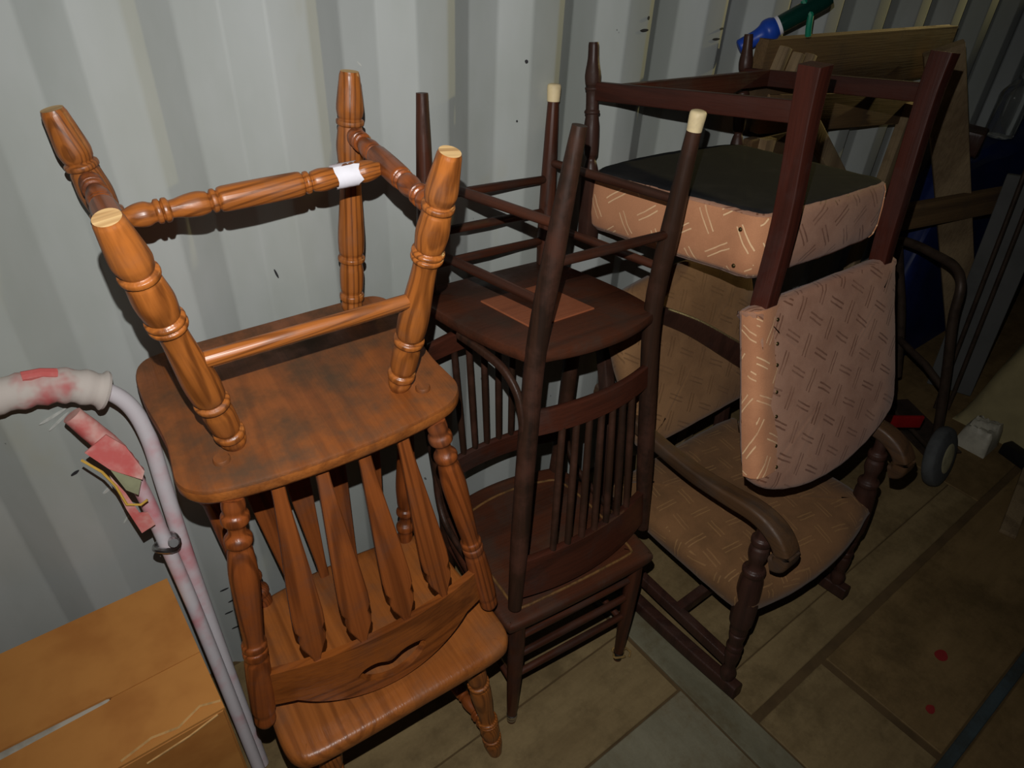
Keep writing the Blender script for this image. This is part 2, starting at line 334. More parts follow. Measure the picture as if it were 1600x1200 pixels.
# ------------------------------------------------------------------ the container
WD = 1.1995; PER = 0.274; X0 = 0.785 - 5 * PER; DEP = 0.045
def wall_profile(xa, xb):
    k0 = int(math.floor((xa - X0) / PER)) - 1; o = []
    k = k0
    while X0 + k * PER < xb + PER:
        e = X0 + k * PER
        o += [(e, 0.0), (e + 0.078, DEP), (e + 0.149, DEP), (e + 0.206, 0.0)]; k += 1
    return [(x, d) for x, d in o]
def wall_y(x):
    p = wall_profile(x - 0.5, x + 0.5)
    for (a, da), (b, db) in zip(p, p[1:]):
        if a <= x <= b: return WD + da + (db - da) * (x - a) / (b - a)
    return WD
def corrugated(name, prof, y, sgn, z0, z1):
    v = []; f = []; out = []
    r = 0.005                                   # press radius at each bend
    for i, (x, d) in enumerate(prof):
        if 0 < i < len(prof) - 1:
            a, b = prof[i - 1], prof[i + 1]
            la = math.hypot(a[0] - x, a[1] - d); lb = math.hypot(b[0] - x, b[1] - d)
            p1 = (x + (a[0] - x) * r / la, d + (a[1] - d) * r / la); p2 = (x + (b[0] - x) * r / lb, d + (b[1] - d) * r / lb)
            for s in (0, 0.33, 0.67, 1): out.append(((1 - s)**2 * p1[0] + 2 * s * (1 - s) * x + s * s * p2[0], (1 - s)**2 * p1[1] + 2 * s * (1 - s) * d + s * s * p2[1]))
        else: out.append((x, d))
    th = 0.004
    for x, d in out: v += [(x, y + sgn * d, z0), (x, y + sgn * d, z1), (x, y + sgn * (d + th), z1), (x, y + sgn * (d + th), z0)]
    for i in range(len(out) - 1):
        for k in range(4): f.append((4 * i + k, 4 * i + (k + 1) % 4, 4 * i + 4 + (k + 1) % 4, 4 * i + 4 + k))
    me = mesh_from(name, v, f, M['wall'], 28)
    return struct(obj(name, me))
CEIL = 2.42; XL, XR = -1.9, 8.6
corrugated('wall_back', wall_profile(XL, XR), WD, 1, -0.02, CEIL)
struct(obj('wall_right', board('wall_right', 0.04, 2.5, CEIL + 0.02, M['wall'], 0), None, T((XR, WD - 1.175, CEIL / 2))))
floor = struct(obj('floor', board('floor', XR - XL + 0.4, 2.46, 0.04, M['seam'], 0), None, T(((XL + XR) / 2, WD - 1.175, -0.026))))
bpy.context.view_layer.update()
def panel(name, x0, x1, y0, y1, mat, h=0.0):
    o = obj(name, board(name, x1 - x0, y1 - y0, 0.012, M[mat], 0.002, 1), floor); o.matrix_world = T(((x0 + x1) / 2, (y0 + y1) / 2, -0.006 + h)); o['kind'] = 'structure'; return o
yb, yf = WD + 0.03, WD - 2.35
panel('plywood_panel', XL, 1.018, 0.694, yb, 'ply', -0.0012); panel('plywood_panel', XL, 1.018, 0.479, 0.690, 'ply', -0.0006)
panel('metal_sheet', XL, 1.024, yf, 0.473, 'sheet')
panel('steel_strip', 1.030, 1.116, yf, yb, 'strip', 0.0)
panel('plywood_panel', 1.122, 2.44, 0.424, yb, 'ply', -0.001); panel('plywood_panel', 1.122, 2.44, 0.318, 0.4215, 'ply', -0.0012); panel('plywood_panel', 2.446, XR, 0.318, yb, 'ply2', -0.001)
panel('plywood_panel', 1.122, 1.404, -0.030, 0.294, 'ply', -0.001); panel('plywood_panel', 1.428, XR, -0.030, 0.294, 'ply2', -0.001)
panel('steel_strip', 1.122, XR, -0.062, -0.034, 'bluestrip', 0.002); panel('plywood_panel', 1.122, XR, yf, -0.066, 'ply2', -0.001)
def blob(name, r, sx, sy, h, mat, seed):
    rr = random.Random(seed); o_ = closed([(r * sx * math.cos(a) * rr.uniform(0.88, 1.1), r * sy * math.sin(a) * rr.uniform(0.88, 1.1)) for a in [2 * math.pi * k / 9 for k in range(9)]], 4)
    return slab(name, o_, [(0, 0), (h, 0.0)], mat)
for (x, y, r, sx) in ((1.705, 0.103, 0.018, 1.2), (1.520, 0.044, 0.012, 1.2)):
    o = obj('paint_spot', blob('paint_spot', r, sx, 0.9, 0.001, M['paint'], int(x * 100)), floor); o.matrix_world = T((x, y, -0.0005))
wb = bpy.data.objects['wall_back']
for x, z, w, h, a in ((1.322, 1.450, 0.026, 0.007, 0.0), (1.592, 1.414, 0.03, 0.006, 0.0), (1.606, 1.437, 0.022, 0.005, 0.0), (0.983, 1.411, 0.007, 0.008, 0.2), (0.972, 1.29, 0.004, 0.005, 0), (0.14, 0.30, 0.03, 0.004, 0.6), (0.15, 0.26, 0.035, 0.004, 0.65), (0.135, 0.21, 0.03, 0.004, 0.6), (0.14, 0.15, 0.03, 0.004, 0.6), (-0.04, 0.80, 0.016, 0.006, 0.3), (1.33, 1.475, 0.008, 0.008, 0), (0.40, 1.07, 0.004, 0.02, 0.3)):
    o = obj('scuff_mark', blob('scuff_mark', 1.0, w / 2, h / 2, 0.0012, M['scuff'], int(z * 1000)), wb); sl = math.atan2(wall_y(x + 0.006) - wall_y(x - 0.006), 0.012)
    o.matrix_world = T((x, wall_y(x) - 0.0006, z)) @ Rz(sl) @ Rx(math.pi / 2) @ Rz(a)

for x, z, w, h, a in ((-.035, .93, .05, .006, .1), (-.03, .915, .045, .005, .25), (0.0, .72, .03, .008, .1), (0.02, .66, .035, .004, .7), (.015, .63, .035, .004, .5), (.73, 1.36, .03, .003, .3), (.62, 1.43, .012, .003, -.8), (.155, .60, .02, .004, .4)):
    o = obj('pale_scratch', blob('pale_scratch', 1.0, w / 2, h / 2, 0.0008, M['scratch'], int(z * 1000 + x * 77)), wb); sl = math.atan2(wall_y(x + 0.006) - wall_y(x - 0.006), 0.012)
    o.matrix_world = T((x, wall_y(x) - 0.0004, z)) @ Rz(sl) @ Rx(math.pi / 2) @ Rz(a)

# ------------------------------------------------------------------ Windsor style oak chairs
LEG = fine([(0, .0145), (.015, .0165), (.07, .0195), (.13, .0222), (.155, .0205), (.166, .0185), (.172, .0225), (.186, .0225), (.192, .019), (.205, .0205), (.27, .0232), (.325, .0212), (.334, .0192), (.342, .0235), (.352, .0235), (.357, .0205), (.362, .0235), (.374, .0232), (.382, .0185), (.42, .0178), (.52, .0205), (.63, .0235), (.70, .0225), (.718, .0192), (.726, .024), (.742, .024), (.75, .0195), (.79, .0218), (.87, .0208), (.892, .018), (.90, .0222), (.92, .0222), (.93, .0185), (.955, .0195), (1.0, .0125)], 4)
POST = fine([(0, .0165), (.03, .0175), (.05, .0165), (.062, .0205), (.085, .0205), (.10, .0145), (.125, .0140), (.145, .0205), (.165, .0205), (.175, .0165), (.20, .0192), (.28, .0224), (.38, .0210), (.50, .0182), (.575, .0168), (.585, .0202), (.603, .0202), (.61, .0178), (.617, .0205), (.638, .0202), (.65, .0185), (.67, .0205), (.78, .0218), (.90, .0205), (.925, .018), (.94, .0185), (.965, .0182), (.985, .013), (1.0, .006)], 4)
STR = fine([(0, .006), (.03, .0085), (.075, .0145), (.11, .0158), (.135, .0125), (.142, .0158), (.155, .0158), (.160, .0125), (.166, .0158), (.180, .0155), (.188, .0115), (.24, .0150), (.28, .0162), (.31, .0140), (.318, .0110), (.325, .0155), (.338, .0155), (.345, .0125), (.352, .0160), (.37, .0172), (.5, .0176), (.63, .0172), (.648, .0160), (.655, .0125), (.662, .0155), (.675, .0155), (.682, .011), (.69, .014), (.72, .0162), (.76, .015), (.812, .0115), (.82, .0155), (.834, .0158), (.84, .0125), (.845, .0158), (.858, .0158), (.865, .0125), (.89, .0158), (.925, .0145), (.97, .0085), (1, .006)], 3)
WHS = 0.4238; WTH = 0.034
w_out = closed([(-.19, -.187), (-.10, -.190), (0, -.190), (.10, -.190), (.19, -.187), (.222, -.172), (.235, -.135), (.2345, -.06), (.2265, .01), (.2235, .06), (.2265, .105), (.2275, .138), (.216, .163), (.19, .182), (.14, .193), (.07, .200), (0, .202), (-.07, .200), (-.14, .193), (-.19, .182), (-.216, .163), (-.2275, .138), (-.2265, .105), (-.2235, .06), (-.2265, .01), (-.2345, -.06), (-.235, -.135), (-.222, -.172)], 4)
def bow(x): return 0.040 * (1 - (x / 0.215) ** 2)
def windsor(label, mat4, hidden_below=False):
    t = thing('windsor_chair', label, 'chair', mat4, 'oak arrow-back chairs')
    tips = {('f', -1): (-.2082, -.1697, 0), ('f', 1): (.2082, -.1697, 0), ('r', -1): (-.1926, .1976, 0), ('r', 1): (.1926, .1976, 0)}
    js = {('f', -1): (-.1512, -.1432, WHS + .004), ('f', 1): (.1512, -.1432, WHS + .004), ('r', -1): (-.1329, .1054, WHS + .004), ('r', 1): (.1329, .1054, WHS + .004)}
    legm = {}
    for k in tips:
        a, b = Vector(tips[k]), Vector(js[k]); L = (b - a).length; key = round(L, 3)
        if key not in legm: legm[key] = lathe('leg', LEG, L, [M['oak'], M['oak_raw']], 26, True)
        obj('leg', legm[key], t, align(a, b))
    at = lambda k, s: Vector(tips[k]).lerp(Vector(js[k]), s)
    for s in (-1, 1):
        a, b = at(('f', s), .215), at(('r', s), .195); obj('side_stretcher', lathe('side_stretcher', STR, (b - a).length, M['oak_dark'], 18), t, align(a, b))
    a = (at(('f', -1), .215) + at(('r', -1), .195)) / 2; b = (at(('f', 1), .215) + at(('r', 1), .195)) / 2
    cs = obj('cross_stretcher', lathe('cross_stretcher', STR, (b - a).length, M['oak'], 20), t, align(a, b))
    a2, b2 = at(('r', -1), .54), at(('r', 1), .54)
    obj('back_dowel', lathe('back_dowel', [(0, .0095), (.03, .0112), (.97, .0112), (1, .0095)], (b2 - a2).length, M['oak'], 18), t, align(a2, b2))
    rings = [(WHS, 1.5), (WHS, 0.006), (WHS + .0015, .002), (WHS + .006, 0), (WHS + .022, 0.0), (WHS + .030, .004), (WHS + .034, .012), (WHS + .034, .03), (WHS + .031, 1.7), (WHS + .028, 1.4)]
    seat = obj('seat', slab('seat', w_out, rings, [M['oak_dirty'], M['oak_seat']], 40, 0, [0, 0, 0, 1, 1, 1, 1, 1, 1]), t)
    for x, y in ((-.16, .13), (.168, .128)):
        obj('tenon_peg', lathe('tenon_peg', [(0, .0125), (.7, .0125), (1, .011)], .009, M['oak_dirty'], 18), seat, T((x, y, WHS + .002)) @ Rx(math.pi))
    for s in (-1, 1):
        a, b = Vector((s * .1647, .1775, WHS + .03)), Vector((s * .2346, .2539, .9591)); obj('back_post', lathe('back_post', POST, (b - a).length, M['oak_dark'], 24), t, align(a, b))
    # four arrow spindles
    prof = [(0, .0098), (.10, .0104), (.2, .0128), (.55, .0222), (.72, .0258), (.79, .0255), (.825, .0195), (.86, .0230), (.90, .0205), (.95, .012), (.985, .007), (1.03, .006)]
    for i, (x0, x1) in enumerate(((-.100, -.122), (-.033, -.040), (.036, .044), (.103, .126))):
        a = Vector((x0, .176, WHS + .030)); b = Vector((x1, .2365 + bow(x1) * 0.9, .818)); L = (b - a).length
        ol = [(w, s * L) for s, w in prof] + [(-w, s * L) for s, w in reversed(prof)]
        m = slab('arrow_spindle', ol, [(-.0062, .0022), (-.004, 0), (.004, 0), (.0062, .0022)], M['oak_dark_y'], 30)
        z = (b - a).normalized(); x = Vector((1, 0, 0)); x = (x - z * x.dot(z)).normalized(); nrm = x.cross(z)
        obj('arrow_spindle', m, t, Matrix(((x[0], z[0], nrm[0], a[0]), (x[1], z[1], nrm[1], a[1]), (x[2], z[2], nrm[2], a[2]), (0, 0, 0, 1))))
    # crest rail with hand hole
    bm = bmesh.new(); xs = [-.212 + .424 * k / 64 for k in range(65)]; rows = []
    hx0, hx1 = -.062, .072
    for x in xs:
        u = abs(x) / .212; zb = .812 + .010 * u * u; zt = .905 + .052 * max(0, 1 - (u / .80) ** 2) ** 0.8 if u < .8 else .905
        s = (x - hx0) / (hx1 - hx0); mid = .897 + .010 * math.sin(math.pi * min(1, max(0, s)))
        if 0 < s < 1: e = min(1, (4 * s * (1 - s)) ** 0.5); hb = mid - .030 * e + .014 * math.exp(-((s - .45) / .14) ** 2) * e; ht = mid + .030 * e
        else: hb = ht = mid
        yv = .246 + bow(x) + 0.0
        rows.append(([bm.verts.new((x, yv + .117 * (z - .85), z)) for z in (zb, hb)] + ([bm.verts.new((x, yv + .117 * (ht - .85), ht))] if ht > hb else []) + [bm.verts.new((x, yv + .117 * (zt - .85), zt))], ht > hb))
    for (A, ha), (B, hb_) in zip(rows, rows[1:]):
        bm.faces.new((A[0], B[0], B[1], A[1])); bm.faces.new((A[2] if ha else A[1], B[2] if hb_ else B[1], B[-1], A[-1]))
    bmesh.ops.recalc_face_normals(bm, faces=bm.faces); bmesh.ops.solidify(bm, geom=list(bm.faces), thickness=.015)
    bmesh.ops.recalc_face_normals(bm, faces=bm.faces)
    me = bpy.data.meshes.new('crest_rail'); bm.to_mesh(me); bm.free(); me.materials.append(M['oak_x']); me.polygons.foreach_set('use_smooth', [True] * len(me.polygons)); me.set_sharp_from_angle(angle=math.radians(40))
    obj('crest_rail', me, t)
    return t, cs
W1 = pose(0.2973, 0.9313, 1.4402, -0.0944, math.pi + 0.0510, 0.0407)
W2 = pose(0.3350, 0.8180, 0.0, -0.0635, 0, 0)
w1, cs1 = windsor('orange oak arrow-back chair turned upside down, legs in the air', W1)
w2, cs2 = windsor('oak arrow-back chair standing upright beneath the overturned one', W2)
# scrap of white tape round the stretcher of the upper chair
v = []; f = []
for i in range(7):
    for k in range(13):
        a = math.radians(20 + 320 * k / 12 + random.uniform(-4, 4)); r = .0176; v.append((r * math.cos(a), r * math.sin(a), .293 + .034 * i / 6 + (random.uniform(-.004, .004) if i in (0, 6) else 0)))
        if i == 6 or k in (0, 12): pass
for i in range(6):
    for k in range(12): f.append((i * 13 + k, i * 13 + k + 1, i * 13 + 14 + k, i * 13 + 13 + k))
obj('tape_scrap', mesh_from('tape_scrap', v, f, M['white'], 60), cs1, None, 'torn white tape')

# ------------------------------------------------------------------ dark spindle-back chairs
DHS = .3956; DTH = .027
d_out = closed([(-.19, -.200), (-.09, -.204), (0, -.205), (.09, -.204), (.19, -.200), (.209, -.186), (.212, -.12), (.213, -.02), (.208, .07), (.196, .14), (.178, .188), (.13, .206), (.065, .220), (0, .224), (-.065, .220), (-.13, .206), (-.178, .188), (-.196, .14), (-.208, .07), (-.213, -.02), (-.212, -.12), (-.209, -.186)], 4)
d_out = [(x * .985, y * .95) for x, y in d_out]
def spindle_chair(label, mat4, caps, feet, top=.9901):
    t = thing('spindle_back_chair', label, 'chair', mat4, 'dark spindle-back chairs')
    tips = {('f', -1): Vector((-.1710, -.1763, 0)), ('f', 1): Vector((.1710, -.1763, 0)), ('r', -1): Vector((-.1496, .2169, 0)), ('r', 1): Vector((.1496, .2169, 0))}
    js = {('f', -1): Vector((-.1692, -.1672, DHS)), ('f', 1): Vector((.1692, -.1672, DHS)), ('r', -1): Vector((-.1669, .1720, DHS)), ('r', 1): Vector((.1669, .1720, DHS))}
    for s in (-1, 1):
        a, b = tips['f', s], js['f', s] + Vector((0, 0, .005)); L = (b - a).length
        lg = obj('leg', lathe('leg', fine([(0, .0115), (.2, .0145), (.5, .0178), (.8, .0195), (1, .0175)], 3), L, [M['dark'], M['oak_raw']], 20), t, align(a, b))
        a, b, c = tips['r', s], js['r', s], Vector((s * .2133, .2151, .9901)); c = b.lerp(c, (top - DHS) / (.9901 - DHS))
        path = spline([a, a.lerp(b, .5), b + Vector((0, .004, 0)), b.lerp(c, .35), b.lerp(c, .7), c], 6)
        sca = []
        for i in range(len(path)):
            u = i / (len(path) - 1); sca.append(.62 + .38 * min(1, u / .22) if u < .8 else 1 - .25 * ((u - .8) / .2))
        obj('back_post', sweep('back_post', path, circ(.0198, 18), M['dark_worn'], (0, 1, 0), sca), t)
    for k in caps:
        a = tips[k]; b = js[k]; z = (b - a).normalized(); r0 = .0125
        obj('rubber_tip', lathe('rubber_tip', [(0, .009), (.04, .0132), (.12, .0150), (.3, .0152), (.97, .0138), (1, .0118)], .037, M['cap'], 22), t, align(a - z * .006, a + z), 'cream rubber tip')
    at = lambda k, s: tips[k].lerp(js[k], s / DHS)
    def rung(nm, a, b, r=.0088): obj(nm, lathe(nm, [(0, r * .7), (.04, r), (.5, r * 1.12), (.96, r), (1, r * .7)], (b - a).length, M['dark'], 14), t, align(a, b))
    for z in (.195, .270, .338): rung('front_rung', at(('f', -1), z), at(('f', 1), z))
    for s in (-1, 1):
        for z in (.158, .300): rung('side_rung', at(('f', s), z), at(('r', s), z))
    rung('back_rung', at(('r', -1), .226), at(('r', 1), .226))
    rings = [(DHS, 1.5), (DHS, .008), (DHS + .003, .002), (DHS + .012, 0), (DHS + .022, .001), (DHS + .026, .005), (DHS + .027, .014), (DHS + .025, 1.75), (DHS + .022, 1.4)]
    seat = obj('seat', slab('seat', d_out, rings, M['dark_seat'], 40), t)
    # bare rectangle under the seat where a panel came off
    obj('bare_panel', board('bare_panel', .175, .165, .006, M['patch'], .0015, 1), seat, T((-.022, .02, DHS)), 'bare reddish wood rectangle')
    oval = closed([(x * .80, y * .80 - .004) for x, y in d_out[::4]], 4)
    obj('carved_border', sweep('carved_border', [(x, y, DHS + .0262) for x, y in oval] + [(oval[0][0], oval[0][1], DHS + .0262)], circ(.0032, 8), M['carved'], (0, 0, 1)), seat)
    # bent hip braces
    for s in (-1, 1):
        pts = [(s * .196, -.02, .432), (s * .198, .06, .436), (s * .197, .125, .450), (s * .194, .165, .490), (s * .192, .181, .55), (s * .192, .184, .60)]
        obj('hip_brace', sweep('hip_brace', spline(pts, 6), rrect(.017, .014, .005), M['dark_worn'], (1, 0, 0)), t)
    # rails and spindles of the back, bowed rearwards
    def dy(z): return .1720 + (.2151 - .1720) * (z - DHS) / (.9901 - DHS)
    def dx(z): return .1669 + (.2133 - .1669) * (z - DHS) / (.9901 - DHS)
    bw = lambda x, w: .026 * (1 - (x / w) ** 2)
    for nm, z0, z1, th, arch in (('lower_rail', .522, .576, .016, 0), ('crest_rail', .868, top - .024, .018, .009)):
        zc = (z0 + z1) / 2; w = dx(zc) - .008; v = []; f = []; n = 25
        for i in range(n):
            x = -w + 2 * w * i / (n - 1); yy = dy(zc) + bw(x, w); zt = z1 + arch * (1 - (x / w) ** 2)
            for (yo, z) in ((-th / 2, z0 + .002), (-th / 2 + .003, z0), (th / 2 - .003, z0), (th / 2, z0 + .002), (th / 2, zt - .003), (th / 2 - .004, zt), (-th / 2 + .004, zt), (-th / 2, zt - .003)):
                v.append((x, yy + yo + .084 * (z - zc), z))
        for i in range(n - 1):
            for k in range(8): f.append((i * 8 + k, i * 8 + (k + 1) % 8, i * 8 + 8 + (k + 1) % 8, i * 8 + 8 + k))
        f.append(tuple(range(8))); f.append(tuple(range((n - 1) * 8, n * 8)))
        obj(nm, mesh_from(nm, v, f, M['dark_x'], 40), t)
    for i in range(7):
        x0 = -.105 + .035 * i; x1 = x0 * 1.14
        a = Vector((x0, dy(.575) + bw(x0, .18), .570)); b = Vector((x1, dy(.88) + bw(x1, .2), .880))
        obj('back_spindle', lathe('back_spindle', [(0, .0075), (.5, .0082), (1, .0075)], (b - a).length, M['dark_worn'], 12), t, align(a, b))
    if feet:
        for s in (-1, 1):
            p = tips['f', s]; fo = obj('caster', lathe('caster', fine([(0, .004), (.12, .0105), (.4, .0125), (.6, .010), (.66, .0135), (.95, .0135), (1, .012)], 3), .034, M['black'] if s > 0 else M['chrome'], 16), t, T(p + Vector((0, 0, -.001))))
            ring = [(p.x + .017 * math.cos(a) + .006 * math.sin(3 * a), p.y + .017 * math.sin(a), .026 + .005 * math.sin(2 * a)) for a in [2 * math.pi * k / 20 for k in range(21)]]
            if s > 0: obj('string_loop', sweep('string_loop', ring + [(p.x + .03, p.y + .004, .02), (p.x + .038, p.y - .008, .012), (p.x + .028, p.y - .016, .006)], circ(.0032, 6), M['string'], (0, 0, 1)), t)
    return t
D1 = pose(0.8870, 1.0041, 1.3869, 0.0483, math.pi - 0.0836, -0.0771)
D2 = pose(0.8010, 0.8329, 0.0, -0.1055, 0, 0)
spindle_chair('dark spindle-back chair turned upside down with two cream rubber leg tips', D1, [('f', 1), ('r', 1)], False)
spindle_chair('dark spindle-back chair standing upright under the overturned dark one', D2, [], True, .932)

# ------------------------------------------------------------------ overturned upholstered chair
R2 = pose(1.4099, .9085, 1.4570, -.0149, math.pi - .0903, -.0306)
t = thing('upholstered_chair', 'pink brocade upholstered chair upside down on the rocking chair', 'chair', R2)
FL2 = fine([(0, .0105), (.02, .0115), (.12, .0125), (.24, .0178), (.31, .0165), (.325, .0135), (.335, .0172), (.352, .0165), (.36, .0145), (.5, .0145), (.515, .0172), (.532, .0172), (.54, .0145), (.62, .0172), (.76, .0172), (.86, .0155), (.88, .0125), (.90, .0105), (.93, .0135), (.97, .0165), (1, .018)], 3)
for s in (-1, 1):
    a, b = Vector((s * .2691, -.2657, 0)), Vector((s * .2712, -.2451, .2685)); obj('front_leg', lathe('front_leg', FL2, (b - a).length, M['rocker'], 20), t, align(a, b))
    obj('corner_block', board('corner_block', .036, .034, .165, M['rocker'], .003), t, T((s * .2712, -.240, .351)))
    path = spline([(s * .2308, .2413, 0), (s * .224, .238, .09), (s * .2169, .2403, .2685), (s * .2269, .2385, .4506), (s * .235, .25, .50)], 6)
    obj('back_leg', sweep('back_leg', path, rrect(.036, .040, .003), M['mahog'], (0, 1, 0), [1.12 - .12 * min(1, i / 8) for i in range(len(path))]), t)
    a, b = Vector((s * .266, -.262, .097)), Vector((s * .224, .236, .078))
    obj('side_rail', sweep('side_rail', [a.lerp(b, k / 6) for k in range(7)], rrect(.020, .038, .003), M['mahog_x'], (0, 0, 1)), t)
v = []; f = []; n = 33
for i in range(n):
    x = -.255 + .51 * i / (n - 1); u = abs(x) / .255; dip = .022 * max(0, 1 - ((u - .0) / .55) ** 2) + .006
    for yo, z in ((-.009, .075), (.009, .075), (.009, .105 + dip), (-.009, .105 + dip)): v.append((x, -.178 + yo, z))
for i in range(n - 1):
    for k in range(4): f.append((i * 4 + k, i * 4 + (k + 1) % 4, i * 4 + 4 + (k + 1) % 4, i * 4 + 4 + k))
f += [(0, 1, 2, 3), tuple(range(4 * n - 4, 4 * n))]
obj('cross_rail', mesh_from('cross_rail', v, f, M['dark_x'], 30), t)
s_out = closed([(-.255, -.238), (-.13, -.268), (0, -.276), (.13, -.268), (.255, -.238), (.262, -.15), (.250, 0), (.236, .12), (.222, .195), (.12, .206), (0, .210), (-.12, .206), (-.222, .195), (-.236, .12), (-.250, 0), (-.262, -.15)], 6)
rings = [(.2680, 1.90), (.2685, .004), (.272, -.004), (.285, -.009), (.32, -.012), (.36, -.013), (.388, -.008), (.402, .004), (.410, .022), (.416, 1.75), (.420, 1.4)]
cush = obj('seat_cushion', slab('seat_cushion', s_out, rings, M['nap'], 60, .0018), t)
obj('dust_cover', slab('dust_cover', s_out, [(.2655, 1.5), (.2648, 1.92), (.2655, .006), (.2685, .003)], M['cambric'], 60, .0012), t, None, 'black cloth dust cover')
# boxing strips of smoother peach cloth along both sides of the seat
def off(ol, i, ins):
    n_o = len(ol); a, b, p = ol[i - 1], ol[(i + 1) % n_o], ol[i]; tx, ty = b[0] - a[0], b[1] - a[1]; l = math.hypot(tx, ty)
    return (p[0] - ty / l * ins, p[1] + tx / l * ins)
for s in (-1, 1):
    ids = sorted([i for i, p in enumerate(s_out) if p[0] * s > .20 and -.245 < p[1] < .201], key=lambda i: s_out[i][1]); v = []; f = []
    zi = [(.273, -.0065), (.285, -.0112), (.32, -.0144), (.36, -.0154), (.386, -.0108), (.396, -.004)]
    for i in ids:
        for z, o_ in zi: q = off(s_out, i, o_); v.append((q[0], q[1], z))
        for z, o_ in reversed(zi): q = off(s_out, i, o_ + .006); v.append((q[0], q[1], z))
    for i in range(len(ids) - 1):
        for k in range(12): f.append((i * 12 + k, i * 12 + (k + 1) % 12, i * 12 + 12 + (k + 1) % 12, i * 12 + 12 + k))
    f += [tuple(range(12)), tuple(range(12 * len(ids) - 12, 12 * len(ids)))]
    obj('side_strip', mesh_from('side_strip', v, f, M['satin'], 60), cush, None, 'smooth peach side cloth')
dl = Vector((0, .1066, .389)).normalized()
bout = [(x, (z - .4506) / dl.z) for x, z in [(-.262, .442), (-.13, .440), (0, .440), (.13, .440), (.262, .442), (.272, .47), (.276, .55), (.284, .66), (.288, .75), (.283, .795), (.262, .825), (.21, .851), (.12, .878), (0, .890), (-.12, .878), (-.21, .851), (-.262, .825), (-.283, .795), (-.288, .75), (-.284, .66), (-.276, .55), (-.272, .47)]]
bout = closed(bout, 4)
# local frame: x across, y up the back, z out of its rear face
nb = Vector((1, 0, 0)).cross(dl)
if nb.y < 0: nb = -nb
yb_ = dl; xb_ = yb_.cross(nb)
MB = Matrix(((xb_[0], yb_[0], nb[0], 0), (xb_[1], yb_[1], nb[1], .2385), (xb_[2], yb_[2], nb[2], .4506), (0, 0, 0, 1)))
back = obj('back_cushion', slab('back_cushion', bout, [(-.052, 1.4), (-.05, 1.75), (-.036, .018), (-.022, .004), (-.006, 0), (.010, .001), (.017, .006), (.021, .016), (.023, 1.75), (.024, 1.4)], M['nap'], 60, .0016), t, MB)
for s in (1,):
    v = []; f = []; rows = [(-.005, 0), (.06, 0), (.13, 0), (.20, 0), (.27, 0), (.33, 0), (.355, 0)]
    for y, _ in rows:
        xo = .270 + .020 * min(1, max(0, y) / .3) ; xi = xo - .068 + .012 * math.sin(y * 40) - (.018 if y > .3 else 0)
        ring = [(xi, .0205), (xi + .02, .0235), (xo - .022, .0235), (xo - .004, .0175), (xo + .0035, .004), (xo + .002, -.016), (xo - .004, -.016), (xo - .006, .002), (xo - .016, .014), (xi, .0165)]
        for x, z in ring: v.append((s * x, y, z))
    for i in range(len(rows) - 1):
        for k in range(10): f.append((i * 10 + k, i * 10 + (k + 1) % 10, i * 10 + 10 + (k + 1) % 10, i * 10 + 10 + k))
    f += [tuple(range(10)), tuple(range(60, 70))]
    obj('edge_strip', mesh_from('edge_strip', v, f, M['satin'], 60), back, None, 'smooth peach edging cloth')
tack_me = lathe('tack', [(0, .0045), (.5, .0040), (.85, .0025), (1, .0008)], .003, M['tack'], 10)
for i, y in enumerate((.025, .075, .12, .178, .232, .298, .348)):
    for s in (-1,): obj('tack', tack_me, back, T((-s * (.270 + .02 * min(1, y / .3) - .062), y, .0225)))
for z in (.30, .375): obj('tack', tack_me, cush, T((-.243, .170, z)) @ Ry(-math.pi / 2) @ T((0, 0, .009)))
for z in (.29, .33): obj('tack', tack_me, cush, T((-.266, -.21, z)) @ Ry(-math.pi / 2) @ T((0, 0, .009)))

